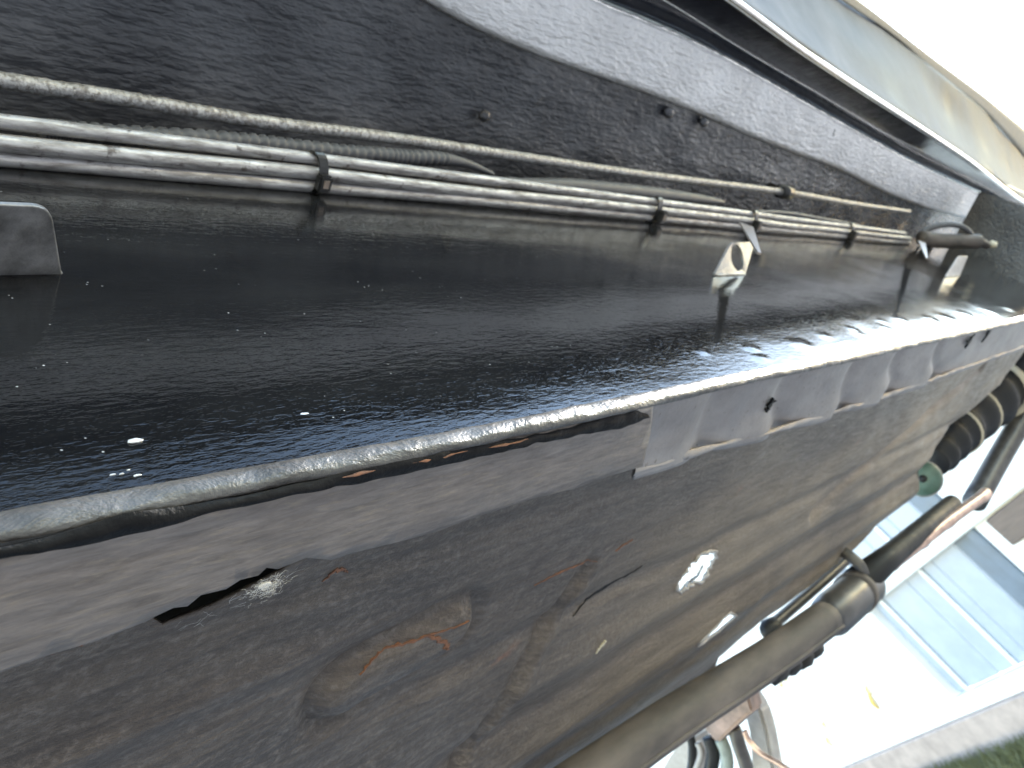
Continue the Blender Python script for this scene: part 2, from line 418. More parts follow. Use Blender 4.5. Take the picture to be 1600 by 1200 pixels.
# patch plate under the rail with a torn notch
VP = .1185
plate_edge = [tuple(onv(px, py, VP)[:2]) for px, py in [(0, 1045), (75, 1020), (150, 995), (225, 967), (262, 986), (300, 970), (340, 953), (400, 921), (440, 899), (475, 867), (515, 873), (550, 862), (600, 852), (650, 840), (690, 830), (725, 815), (800, 792), (840, 780), (900, 765), (950, 744), (1005, 728)]]
notch = [tuple(onv(px, py, VP)[:2]) for px, py in [(225, 967), (268, 945), (310, 928), (350, 913), (400, 893), (430, 883), (475, 867), (462, 878), (440, 899), (400, 921), (340, 953), (300, 970), (262, 986), (240, 976)]]
clean_edge = [p for i, p in enumerate(plate_edge) if i not in (4, 5, 6, 7, 8)]
ntop = [tuple(onv(px, py, VP)[:2]) for px, py in [(240, 957), (268, 943), (290, 941), (310, 926), (350, 914), (372, 900), (400, 894), (412, 884), (430, 883), (452, 876)]]
jag_edge = clean_edge[:4] + ntop + clean_edge[4:]
xe = onv(1005, 728, VP)[0]; xt = onv(1007, 652, VP)[0]
outer = [(-.45, -.131)] + [(x, n + random.uniform(-.0004, .0004)) for x, n in jag_edge] + [(xt + .001, -.1015), (-.45, -.1005)]
def h_plate(x, n): return VP + noise2(x, n, 21, .05, .02, .0007) + np.clip((-.124 - n) / .01, 0, 1) ** 2 * .002
plate = sheet('patch_plate', outer, [], .004, h_plate, M['plate'], car, .0013)
tag(plate, 'brushed grey steel patch strip')

# black sealer squeezed out between lip and plate
gap = curve([(0, 858), (250, 808), (500, 750), (800, 692), (1000, 650)], onv, .1175)
xs = np.arange(-.45, xt, .0015)
def f_gap(X, T):
    n0 = gap(X)[0]; wdt = .0021 * (1 + noise1(X, 31, .02, .6)) * np.clip((xt - X) / .01, .15, 1)
    n = n0 - .0002 + wdt * np.cos(T) + noise1(X, 33, .006, .0004); v = .1172 - .0012 * np.maximum(np.sin(T), -.4) * (1 + noise2(X, T, 32, .005, .5, .6))
    return n, v
gapo = grid('sealer_bead', xs, np.linspace(0, 2 * math.pi, 10), f_gap, M['crack'], car, thick=0)
for a, b in [(.108, .118), (.128, .150), (.158, .176)]:
    xr = np.arange(a, b, .0009)
    def f_rs(X, T, a=a, b=b):
        e = np.sqrt(np.clip((X - a) * (b - X), 0, 1)) / (b - a) * 2 * (.6 + noise1(X, 39, .0022, .5))
        return gap(X)[0] + .0012 + .00042 * np.cos(T) * e + noise1(X, 37, .003, .0003), .1160 - .0007 * np.sin(T) * e
    grid('rust_streak', xr, np.linspace(0, 2 * math.pi, 7), f_rs, M['rust'], gapo, thick=0)
# flange to the right of the plate, with pressed scallops
fl = curve([(1007, 731), (1050, 716), (1090, 703), (1225, 668), (1300, 645), (1400, 613), (1530, 565), (1590, 545)], onv, .1225)
ribs = []
for top_, bot in [((1122, 615), (1096, 695)), ((1233, 588), (1214, 660)), ((1335, 573), (1318, 622)), ((1404, 556), (1394, 592)), ((1470, 537), (1462, 574))]:
    ribs.append((onv(*top_, .1225)[:2], onv(*bot, .1225)[:2]))
def h_fl(x, n):
    v = .1225 + noise2(x, n, 41, .06, .02, .0007)
    x = np.asarray(x); rib_on = np.clip((x - xe) / .02, 0, 1)
    for (a, b) in ribs:
        t = np.clip((n - a[1]) / (b[1] - a[1]), -.3, 1.2); xc = a[0] + (b[0] - a[0]) * np.maximum(t, 0) ** 2.2
        wd = .010 + .01 * a[0]
        v = v + rib_on * (.0036 * np.exp(-((x - xc) / wd) ** 2) + .0020 * np.tanh((x - xc) / (wd * .5)) * np.exp(-((x - xc) / (4 * wd)) ** 2))
    return v
xs = np.concatenate([np.arange(xt - .012, .9, .004), np.arange(.9, 1.45, .012)])
flange = grid('rail_flange', xs, np.linspace(0, 1, 20), lambda X, T: ((lambda n: (n, h_fl(X, n)))(-.1025 + T * (np.where(X < xe + .001, -.118, fl(X)[0] - .004) + .1025))), M['flange'], car)
tag(flange, 'light grey scalloped flange')
weld = grid('weld_ridge', np.concatenate([np.arange(xe + .002, .95, .003), np.arange(.95, 1.4, .01)]), np.linspace(0, 2 * math.pi, 9),
            lambda X, T: (fl(X)[0] + (.0016 + noise1(X, 44, .02, .0009)) * np.cos(T), .1222 - (.0014 + noise1(X, 45, .012, .0007)) * np.sin(T)), M['flange'], car, thick=0)
# torn slits and dark chips in the flange
def sliver(name, pix, v, mat, parent, half=.0012, ragged=5, hf=None):
    """a thin ragged flake lying along a line of pixels on the plane v"""
    q = np.array([onv(px, py, v) for px, py in pix]); t0 = np.linspace(0, 1, len(q)); k = max(6, ragged * len(q)); tt = np.linspace(0, 1, k)
    c = np.stack([np.interp(tt, t0, q[:, j]) for j in range(3)], -1)
    if hf: c[:, 2] = hf(c[:, 0], c[:, 1]) - .0009
    up, lo = [], []
    for i in range(k):
        t = c[min(i + 1, k - 1)] - c[max(i - 1, 0)]; t /= np.linalg.norm(t); pn = np.array([-t[1], t[0], 0])
        env = math.sin(math.pi * (i + .2) / (k - .6)) ** .7
        ce = c[i] + pn * half * random.uniform(-.5, .5)
        up.append(L(ce + pn * half * env * random.uniform(.15, 1.3))); lo.append(L(ce - pn * half * env * random.uniform(.15, 1.3)))
    V = up + lo; n = len(V); V = V + [(x, y, z + .0012) for x, y, z in V]
    F = [(i, i + 1, k + i + 1, k + i) for i in range(k - 1)] + [(n + k + i, n + k + i + 1, n + i + 1, n + i) for i in range(k - 1)]
    ring = list(range(k)) + list(range(2 * k - 1, k - 1, -1))
    F += [(ring[i], ring[i - 1], ring[i - 1] + n, ring[i] + n) for i in range(len(ring))]
    return mesh(name, V, F, mat, parent, smooth=False)
sliver('rust_line', [(-20, 1052), (60, 1027), (120, 1007), (170, 990), (222, 970)], VP - .0005, M['rust'], plate, .0006)
sliver('torn_slit', [(1198, 645), (1203, 637), (1208, 630), (1211, 621)], .1205, M['crack'], flange, .003)
sliver('torn_slit', [(1540, 530), (1543, 522), (1549, 515)], .1195, M['crack'], flange, .008)
sliver('torn_slit', [(1513, 540), (1516, 532), (1519, 526)], .1195, M['crack'], flange, .006)

# floor pan
VF = .132
seam_a, seam_b = onv(715, 1205, VF)[:2], onv(905, 915, VF)[:2]
ov_a, ov_b = onv(545, 1075, VF)[:2], onv(700, 985, VF)[:2]
def seg_d(x, n, a, b):
    dx, dn = b[0] - a[0], b[1] - a[1]; t = np.clip(((x - a[0]) * dx + (n - a[1]) * dn) / (dx * dx + dn * dn), 0, 1)
    return np.hypot(x - a[0] - t * dx, n - a[1] - t * dn), (x - a[0]) * dn - (n - a[1]) * dx
ribn = [(-.151, .004, .0012, -.5, .33), (-.176, .006, -.0022, -.5, .155), (-.225, .007, .0028, .17, 1.2), (-.262, .010, -.0035, .25, 1.2), (-.292, .008, .0035, .22, 1.2), (-.322, .009, -.003, -.5, 1.2), (-.352, .009, .003, -.5, 1.2)]
def h_floor(x, n):
    v = VF - .0055 * np.exp((n + .13) / .012) + noise2(x, n, 51, .08, .04, .0016) + noise2(x, n, 52, .02, .012, .0005)
    for (rn, wd, am, a, b) in ribn:
        rn_ = rn - .03 * np.clip(x - .2, 0, 2)
        v = v + 1.15 * am * np.exp(-((n - rn_) / wd) ** 2) / (1 + np.exp(-(x - a) / .008)) / (1 + np.exp((x - b) / .02))
    d, _ = seg_d(x, n, ov_a, ov_b)
    v = v - .0036 / (1 + np.exp((d - .0105) / .0016)) + .0038 * np.exp(-((d - .0150) / .0034) ** 2)
    d, sd_ = seg_d(x, n, seam_a, seam_b); sd_ = sd_ / math.hypot(seam_b[0] - seam_a[0], seam_b[1] - seam_a[1])
    mk = np.exp(-((d - np.abs(sd_)) / .012) ** 2)
    v = v + mk * (.0036 * np.exp(-((sd_ + .003) / .0040) ** 2) - .0024 * np.exp(-((sd_ - .0045) / .0050) ** 2)) + .0 * np.tanh(sd_ / .004) * np.exp(-(d / .02) ** 2)
    v = v + .010 * np.clip((-.362 - .06 * np.clip(x - .3, 0, 1) - n) / .05, 0, 1) ** 1.3
    # upturned stiffening edge along the diagonal end of the pan
    d, _ = seg_d(x, n, fe_in[0], fe_in[1])
    v = v + .006 * np.exp(-(d / .006) ** 2)
    return v
fe_pix = [(1600, 548), (1562, 600), (1525, 632), (1487, 667), (1445, 715), (1428, 775), (1375, 820), (1337, 858), (1306, 881), (1250, 925), (1203, 962), (1165, 1000), (1131, 1034)]
fe = [tuple(onv(px, py, VF)[:2]) for px, py in fe_pix]
fe_in = [onv(1535, 575, VF)[:2], onv(1270, 800, VF)[:2]]
fe_fine = []
for i in range(len(fe) - 1):
    for t in (0, .34, .67):
        fe_fine.append((fe[i][0] + (fe[i + 1][0] - fe[i][0]) * t + random.uniform(-.004, .004), fe[i][1] + (fe[i + 1][1] - fe[i][1]) * t + random.uniform(-.002, .002)))
fe_fine.append(fe[-1])
def pixring(pts, v): return [tuple(onv(px, py, v)[:2]) for px, py in pts]
hole1 = pixring([(1052, 920), (1057, 909), (1063, 900), (1072, 888), (1081, 877), (1092, 867), (1101, 861), (1111, 856), (1118, 856), (1117, 866), (1111, 877), (1103, 889), (1096, 898), (1089, 909), (1081, 909), (1072, 915), (1063, 921), (1056, 927)], VF)
_h = np.array(hole1); _c = _h.mean(0); _e = np.linalg.svd(_h - _c)[2]; _q = (_h - _c) @ _e.T; _q[:, 1] *= .82; _q = _q @ _e + _c
hole1 = [tuple(_q[i] * (1 - t) + _q[(i + 1) % len(_q)] * t + rng.uniform(-.0006, .0006, 2)) for i in range(len(_q)) for t in (0, .4, .7)]
hole2 = pixring([(1084, 1003), (1088, 994), (1099, 983), (1112, 972), (1124, 961), (1135, 953), (1143, 956), (1138, 964), (1130, 974), (1119, 984), (1104, 994), (1093, 1002)], VF)
hole3 = pixring([(1128, 1036), (1140, 1024), (1158, 1008), (1172, 995), (1180, 992), (1172, 1003), (1160, 1013), (1146, 1026), (1136, 1036)], VF)
q0 = onv(1131, 1034, VF)
floor_outer = [(-.45, -.128), (.03, -.128)] + [(x, n + .006) for x, n in clean_edge[:3]] + \
    [(x, n) for x, n in [tuple(onv(px, py, .1266)[:2]) for px, py in [(226, 960), (262, 987), (300, 972), (340, 955), (400, 923), (440, 902), (478, 872)]]] + \
    [(x, n + .006) for x, n in clean_edge[5:-1]] + [(x, float(fl(x)[0]) + .004) for x in np.linspace(.27, 1.36, 20)] + fe_fine + [tuple(onv(px, py, VF)[:2]) for px, py in [(1120, 1080), (1050, 1125), (960, 1188), (900, 1228)]] + [(.2, -.42), (-.45, -.41)]
floor = sheet('floor_pan', floor_outer, [hole1, hole2], .0034, h_floor, M['floor'], car, .0011)
tag(floor, 'dirty brown floor pan with rust holes and pressed ribs')
def rim(name, ring, mat, r=.0011):
    pts = [L((x, n, float(h_floor(np.array(x), np.array(n))) - .0004 + random.uniform(-.001, .001))) for x, n in ring]; pts.append(pts[0])
    return tube(name, pts, [r * random.uniform(.5, 1.5) for _ in pts], mat, floor, 6)
for pix, hf_ in [([(1070, 915), (1084, 906), (1092, 898), (1100, 884)], .0022), ([(1096, 968), (1112, 975), (1128, 962)], .0016)]:
    sliver('torn_flap', pix, VF + .006, M['straw'], floor, hf_)
rim('hole_rim', hole1, M['greysteel']); rim('hole_rim', hole2, M['greysteel'])
for pix, hf in [([(555, 1047), (575, 1030), (600, 1012), (630, 1000), (660, 987), (690, 975), (725, 962)], .0011), ([(662, 985), (676, 990), (688, 998), (691, 1006)], .0022), ([(835, 915), (870, 898), (900, 885), (933, 878)], .0011), ([(962, 862), (975, 852), (990, 845)], .0018), ([(500, 905), (515, 885), (530, 882), (540, 890)], .0012)]:
    sliver('rust_streak', pix, float(VF), M['rust'], floor, hf * .55, hf=h_floor)
sliver('paint_chip', [(920, 1012), (928, 1003), (938, 995)], VF, M['tan'], floor, .0022, hf=h_floor)
sliver('paint_crack', [(900, 968), (925, 945), (955, 925), (985, 905), (1005, 885)], VF, M['crack'], floor, .0014, hf=h_floor)
# black sheet behind the torn notch, painting the cavity's shade
grid('cavity_shade_sheet', np.arange(.0, .2, .01), np.linspace(-.21, -.101, 8), lambda X, T: (T, .147 - .0001 * T), M['dark'], car, thick=.001)
# small plug and drips, silk
def pellet(name, px, py, f, k, sx, sy, sz, mat, parent, seed=1):
    c = L(f(px, py, k)); bm = bmesh.new(); bmesh.ops.create_icosphere(bm, subdivisions=2, radius=1)
    r = random.Random(seed)
    for v in bm.verts:
        q = 1 + r.uniform(-.14, .14); v.co = Vector((c[0] + v.co.x * sx * q, c[1] + v.co.y * sy * q, c[2] + v.co.z * sz * q))
    me = bpy.data.meshes.new(name); bm.to_mesh(me); bm.free(); return link(name, me, mat, parent)
pellet('paint_run_glint', 211, 689, onn, -.0994, .0017, .0005, .0008, M['straw'], rail, 1)  # pale pellet painted in for the glint on a paint run
pellet('paint_chip', 475, 648, onn, -.0995, .0017, .0005, .0006, M['straw'], rail, 2)
for i, (px, py, s_) in enumerate([(377, 408, .0012), (372, 405, .0008), (176, 742, .0009), (190, 741, .0008), (215, 743, .0014), (201, 735, .0006), (794, 518, .0015), (930, 487, .001), (960, 513, .0013), (1060, 528, .0012), (296, 550, .0005), (1087, 548, .002), (1190, 560, .002)]):
    s_ *= .65; pellet('fleck_and_glint', px, py, onn, -.0997, s_, .0003, s_ * .35, M['straw'], rail, 10 + i)  # pale flecks; the last pair stand in for glints on the dimples

# mounting tabs standing off the black panel
def tab(name, base_l, base_r, tip_l, tip_r, out, label, rnd=.25, hole=False, th=.0016):
    a, b = onn(*base_l, -.1), onn(*base_r, -.1)
    def hit(p):  # put the tip at stand-off distance out
        return onn(p[0], p[1], -.1 + out)
    c, d = hit(tip_r), hit(tip_l)
    A, B, C_, D = [Vector(L(q)) for q in (a, b, c, d)]
    # outline with rounded tip corners
    def rc(P, Q, Rr, k=5):
        p1 = Q + (P - Q) * rnd; p2 = Q + (Rr - Q) * rnd
        return [(p1 * (1 - t) ** 2 + Q * 2 * t * (1 - t) + p2 * t * t) for t in [i / k for i in range(k + 1)]]
    out_ = [A, B] + rc(B, C_, D) + rc(C_, D, A)
    if hole: out_ = [p.lerp(out_[(i + 1) % len(out_)], t) for i, p in enumerate(out_) for t in (0, .2, .4, .6, .8)]
    nrm = (B - A).cross(C_ - B).normalized()
    bm = bmesh.new()
    ov = [bm.verts.new(p) for p in out_]
    if hole:
        cen = (A + B) * .24 + (C_ + D) * .26; u = (B - A).normalized(); w_ = (D - A) ; w_ = (w_ - u * w_.dot(u)).normalized()
        k = len(ov); hv = []
        rad = (B - A).length * .2
        # start hole ring at matching angle
        for q in out_:
            dlt = q - cen; ang = math.atan2(dlt.dot(w_), dlt.dot(u)); hv.append(bm.verts.new(cen + u * rad * math.cos(ang) + w_ * rad * 1.0 * math.sin(ang)))
        for i in range(k): bm.faces.new((ov[i], ov[(i + 1) % k], hv[(i + 1) % k], hv[i]))
    else: bm.faces.new(ov)
    bmesh.ops.recalc_face_normals(bm, faces=bm.faces)
    me = bpy.data.meshes.new(name); bm.to_mesh(me); bm.free()
    o = link(name, me, M['tab'], rail, smooth=False); solid(o, th, 0)
    bv = o.modifiers.new('bevel', 'BEVEL'); bv.width = .0004; bv.segments = 2
    o['label'] = label
    # weld foot
    tube('weld_bead', [L(np.array(a) * (1 - t) + np.array(b) * t + np.array([0, .0004, 0])) for t in np.linspace(0, 1, 12)], [.0011 * random.uniform(.7, 1.2) for _ in range(12)], M['lip'], o, 7)
    return o
tab('mounting_tab', (-40, 432), (96, 430), (-60, 315), (78, 320), .024, 'grey tab with rounded corner at the left edge', .22)
tab('mounting_tab', (1114, 431), (1163, 430), (1141, 379), (1178, 378), .019, 'small grey tab with a bolt hole', .12, hole=True)
tab('mounting_tab', (1476, 433), (1499, 431), (1497, 400), (1512, 400), .022, 'narrow tab near the far end', .15)

# undercoated panel above, band and outer sill
bL = curve([(560, -70), (660, 0), (784, 65), (914, 112), (1037, 154), (1127, 192), (1217, 231), (1319, 266), (1375, 298), (1448, 326), (1544, 350)], onv, .386)
bU = curve([(760, -80), (908, 0), (1015, 39), (1116, 84), (1206, 135), (1307, 191), (1431, 259), (1577, 326)], onv, .386)
x_top = np.concatenate([np.arange(-.5, 0, .02), np.arange(0, 1.2, .005), np.arange(1.2, 2.4, .015)])
def f_under(X, T):
    nmax = bL(X)[0] + .022
    n = -.106 + T * (nmax + .106)
    v = .391 + .004 * np.sin(T * math.pi) + noise2(X, n, 61, .05, .03, .0012) + noise2(X, n, 62, .012, .008, .0004)
    return n, v
under = grid('undercoated_panel', x_top, np.linspace(0, 1, 50), f_under, M['under'], car, .0015)
tag(under, 'black undercoated underside with wrinkled texture')
def f_band(X, T):
    a, b = bL(X)[0], bU(X)[0]
    edge = np.clip((T - .86) / .14, 0, 1); low = np.clip((.06 - T) / .06, 0, 1)
    n = a + (b - a) * np.minimum(T, .9) / .9 * 1.0 + edge * .002
    v = .386 + .011 * edge ** 2 + low * .006 - .0015 * np.sin(T * math.pi) + noise2(X, n, 65, .03, .02, .0006) + noise2(X, n, 66, .006, .005, .00025)
    return n, v
band = grid('sill_flange', np.concatenate([np.arange(-.4, 0, .02), np.arange(0, 1.5, .004), np.arange(1.5, 2.4, .012)]), np.linspace(0, 1, 36), f_band, M['band'], car, .002)
tag(band, 'pale flange band along the sill')
rim_e = grid('rim_glint_bead', np.concatenate([np.arange(-.3, 0, .02), np.arange(0, 1.5, .003), np.arange(1.5, 2.35, .01)]), np.linspace(0, 2 * math.pi, 10),
             lambda X, T: (bU(X)[0] + .0015 + (.0021 + noise1(X, 67, .008, .0007)) * np.cos(T), .3890 + (.0021 + noise1(X, 68, .006, .0007)) * np.sin(T)), M['rim_glint'], band, thick=0)  # bead added as the bright glint along the rim
sliver('slot', [(1305, 202), (1302, 212), (1299, 222)], .3835, M['crack'], band, .0016)
pellet('drain_plug', 757, 181, onv, .3885, .005, .004, .003, M['under'], under, 5)
pellet('undercoat_drip', 1045, 176, onv, .389, .008, .005, .003, M['under'], under, 6)
pellet('undercoat_drip', 1100, 191, onv, .389, .008, .005, .003, M['under'], under, 7)
trim = curve([(1000, -100), (1145, 0), (1232, 66), (1337, 136), (1425, 192), (1512, 249), (1596, 315)], onv, .362)
x_out = np.concatenate([np.arange(-.3, .3, .03), np.arange(.3, 3.2, .02)])
def f_strip(X, T):
    a = bU(X)[0] + .004; b = trim(X)[0]
    n = a + (b - a) * T; v = .402 + (.364 - .402) * T + .003 * np.sin(T * math.pi)
    return n, v
strip = grid('sill_skin', x_out, np.linspace(0, 1, 16), f_strip, M['gloss'], car, .0012)
tag(strip, 'dark glossy painted sill skin')
trim_o = grid('trim_strip', x_out, np.linspace(0, 2 * math.pi, 13), lambda X, T: (trim(X)[0] + .0032 * np.cos(T), .3605 + .0030 * np.sin(T)), M['chrome'], car, thick=0)
tag(trim_o, 'thin bright trim strip')
inl = curve([(1044, 0), (1180, 87), (1294, 153), (1403, 219)], onv, .385)
grid('reflection_line', np.arange(.4, 2.2, .02), np.linspace(0, 2 * math.pi, 7), lambda X, T: (inl(X)[0] + .0005 * np.cos(T), f_strip(X, np.clip((inl(X)[0] - bU(X)[0] - .004) / (trim(X)[0] - bU(X)[0] - .004), 0, 1))[1] + .0004 * np.sin(T) - .0006), M['chrome'], strip, thick=0)  # bright thread added for the reflection line along the glossy skin
oe = curve([(1180, -100), (1316, 0), (1403, 57), (1469, 118), (1534, 166), (1582, 219), (1640, 290)], onv, .461)
te = curve([(1200, -100), (1342, 0), (1447, 83), (1534, 147), (1600, 201), (1660, 250)], onv, .463)
def f_outer(X, T):
    a = trim(X)[0] + .003; b = oe(X)[0]; n = a + (b - a) * T
    v = .362 + .100 * T + .008 * np.sin(T * math.pi) + noise2(X, T, 71, .25, .5, .006)
    return n, v
outp = grid('door_bottom', x_out, np.linspace(0, 1, 18), f_outer, M['outer'], car, .0015)
tag(outp, 'lower edge of the body side with painted-in grey sheen')
edge = grid('rubber_edge', x_out, np.linspace(0, 1, 5), lambda X, T: (oe(X)[0] + T * np.maximum(te(X)[0] - oe(X)[0], .004), .464 + 0 * T), M['tan'], car, .003)
# unseen body side above the sill, added to keep sun off the pan
side = grid('body_side', np.arange(-.6, 3.61, .1), np.linspace(0, 1, 8), lambda X, T: (oe(X)[0] + .012 - .004 * T + .02 * np.sin(T * 2.4), .476 + .75 * T), M['outer'], car, .0015)
# plate that closes the channel at the far end
cp = [onx(px, py, 1.45) for px, py in [(1528, 462), (1575, 378), (1640, 372), (1640, 478), (1560, 470)]]
mesh('end_bracket', [L(q) for q in cp] + [L(q + np.array([.02, 0, 0])) for q in cp], [(0, 1, 2, 3, 4), (9, 8, 7, 6, 5)] + [(i, (i + 1) % 5, 5 + (i + 1) % 5, 5 + i) for i in range(5)], M['under'], car, smooth=False)

link('end_plate', box_mesh(1.68, .05, .275, .006, .11, .19, .002), M['under'], car, smooth=False)
# ------------------------------------------------------------------ pipes, cable, conduit, ties in the channel
def xpath(pts, f, k): return [L(f(p[0], p[1], (p[2] if len(p) > 2 else k))) for p in pts]
def wob(path, amp, seed):
    r = np.random.default_rng(seed); return [Vector(p) + Vector((0, noise1(p[0], seed, .12, amp), noise1(p[0], seed + 1, .1, amp))) for p in path]
def centre(x):  # bundle centre line
    a = np.interp(x, [-.5, .1, .232, .551, 1.322, 1.6], [.3235, .3235, .3275, .3315, .338, .340]); return a
PR = .0031
def pipe_run(dn, dv, x0, x1, seed, r=PR):
    xs_ = np.concatenate([np.arange(x0, .3, .012), np.arange(.3, x1, .02), [x1]])
    return wob([L((x, -.0962 + dn, centre(x) + .004 + dv)) for x in xs_], .0007, seed), r
for i, (dn, dv, x1, r, lab) in enumerate([(.0, 0, 1.31, .0030, 'lowest of the three grimy plated brake pipes'), (.0064, .0002, 1.30, .0034, 'thicker middle pipe of the three strapped brake pipes'), (.0126, .0016, 1.27, .0029, 'uppermost of the three grimy plated brake pipes')]):
    p, r = pipe_run(dn, dv, -.45, x1, 80 + i * 3, r)
    o = tube('brake_pipe', p, r, M['pipe'], None, 14, car=True); tag(o, lab, 'pipe', 'brake pipes strapped along the rail')
cab = smooth_path(xpath([(-300, 70), (0, 125), (200, 155), (400, 189), (600, 214), (800, 243), (1000, 272), (1225, 300), (1330, 318), (1420, 331)], onv, .362), 24)
cabo = tube('braided_cable', cab, [.0034 * (1 + .03 * math.sin(i * 2.2) + random.uniform(-.05, .05)) for i in range(len(cab))], M['cable'], None, 12, car=True)
tag(cabo, 'spiral-wound silver cable running above the brake pipes', 'cable')
def v_off(pts, v): return xpath(pts, onv, v)
cd = smooth_path(v_off([(60, 203), (90, 204), (120, 207), (220, 213), (320, 218), (400, 224), (470, 232), (540, 239), (600, 243), (640, 246), (690, 248), (730, 256), (770, 272)], .352), 30)
def corr_r(i, n):
    t = i / n; base = .0043 if t < .8 else .0043 * (1 - (t - .8) * 3.2)
    return max(.0012, base * (1 + (.10 if (i // 3) % 2 else -.06) * (1 if t < .85 else 0)))
cdo = tube('corrugated_conduit', cd, [corr_r(i, len(cd)) for i in range(len(cd))], M['conduit'], None, 12, car=True)
tag(cdo, 'ribbed dusty grey wiring conduit behind the brake pipes', 'conduit')
sl = smooth_path(v_off([(790, 285), (830, 289), (890, 291), (960, 297), (1030, 304), (1090, 311), (1130, 316)], .352), 12)
slo = tube('wiring_sleeve', sl, [.0062 * math.sin(math.pi * min(1, max(.12, (i + 2) / (len(sl) + 2)))) ** .4 for i in range(len(sl))], M['conduit'], None, 12, car=True)
tag(slo, 'flat dark wiring sleeve between the cable and the pipes', 'sleeve')
w1 = smooth_path(v_off([(1180, 331), (1230, 333), (1290, 343), (1340, 352)], .345), 10)
tag(tube('thin_wire', w1, .0022, M['conduit'], None, 8, car=True), 'thin grey wire arching over the brake pipes', 'wire', 'loose wires')
w2 = smooth_path([L(onx(px, py, 1.31 + i * .015)) for i, (px, py) in enumerate([(1436, 366), (1455, 356), (1480, 351), (1500, 353), (1513, 361), (1520, 372)])], 10)
tag(tube('thin_wire', w2, .0042, M['conduit'], None, 8, car=True), 'loop of grey wire at the far end of the pipes', 'wire', 'loose wires')
w3 = smooth_path([L(onx(px, py, 1.3 + i * .03)) for i, (px, py) in enumerate([(1440, 372), (1465, 376), (1500, 377), (1530, 378), (1541, 383)])], 10)
tag(tube('hose_end', w3, [.011 * (1 if i < 30 else .6) for i in range(len(w3))], M['exhaust'], None, 10, car=True), 'frayed brownish hose end beyond the brake pipes', 'hose')
pw = onx(1549, 383, 1.5)
tag(pellet('bolt_head', 1551, 382, onx, 1.43, .006, .006, .007, M['tan'], None, 9), 'small brass-coloured bolt head at the far end of the channel', 'bolt').matrix_world = CARM

def cable_tie(px, py, label, tail=None, big=1.0, tiltx=.0):
    c = onn(px, py, -.0915); x0 = c[0]; vc = centre(x0)
    root = empty('cable_tie', label, 'cable tie', 'cable ties round the brake pipes', loc=Vector(L((x0, -.0905, vc + .0042))))
    # strap: flat band round the bundle
    V, F = [], []; K = 28; wd = .0026 * big
    for k in range(K):
        a = 2 * math.pi * k / K
        for (s_, rr) in ((-1, 1), (1, 1), (1, .86), (-1, .86)):
            V.append((s_ * wd + tiltx * math.sin(a) * .006, -(.0006 + .0112 * rr * math.cos(a)), .0052 * rr * math.sin(a)))
    for k in range(K):
        k2 = (k + 1) % K
        for j in range(4): F.append((k * 4 + j, k * 4 + (j + 1) % 4, k2 * 4 + (j + 1) % 4, k2 * 4 + j))
    mesh('strap', V, F, M['plastic'], root, smooth=False)
    me = box_mesh(.003 * big, .002, -.0062, .0075 * big, .0085 * big, .005 * big, .001); hd = link('head', me, M['plastic'], root, smooth=False)
    slot_me = box_mesh(.003 * big, .002, -.0062 - .0026 * big, .003 * big, .004 * big, .0008, .0002); link('slot', slot_me, M['tail'], hd, smooth=False)
    if tail:
        b = Vector(root.matrix_world.inverted() @ (CARM @ Vector(L(onn(*tail[0], -.080))))); e = Vector(root.matrix_world.inverted() @ (CARM @ Vector(L(onn(*tail[1], -.068)))))
        d = e - b; side = d.cross(Vector((0, 1, 0))).normalized() * tail[2]; up = d.cross(side).normalized() * .0007
        V = [b - side + up, b + side + up, e + side * .18 + up, e - side * .18 + up]; V += [q - up * 2 for q in V]
        mesh('tail', V, [(0, 1, 2, 3), (7, 6, 5, 4), (0, 4, 5, 1), (1, 5, 6, 2), (2, 6, 7, 3), (3, 7, 4, 0)], M['tail'], root, smooth=False)
    return root
cable_tie(478, 270, 'black cable tie with square head nearest the left tab', big=1.0, tiltx=-.5)
cable_tie(1013, 328, 'small black cable tie left of the tie with the broad tail', tiltx=.2, big=1.2)
cable_tie(1165, 345, 'cable tie with a broad pale pointed tail above the holed tab', tail=((1166, 352), (1186, 396), .0058), big=1.3)
cable_tie(1326, 365, 'slim black cable tie between the two ties with tails', big=1.5)
cable_tie(1436, 374, 'far cable tie with a thin pointed tail at the pipe ends', tail=((1440, 378), (1448, 404), .005), big=2.6)
ct_ = onv(1226, 300, .362)
r_ = empty('cable_clip', 'dark clip gripping the spiral-wound cable', 'clip', loc=Vector(L(ct_)))
V, F = tube_mesh([(-.012, 0, 0), (-.012, 0, 0.0001), (.012, 0, 0), (.0121, 0, 0)], [.004, .0075, .0075, .004], 12); mesh('clip_band', V, F, M['plastic'], r_)
link('clip_lug', box_mesh(0, 0, .012, .016, .008, .016, .002), M['plastic'], r_, smooth=False)

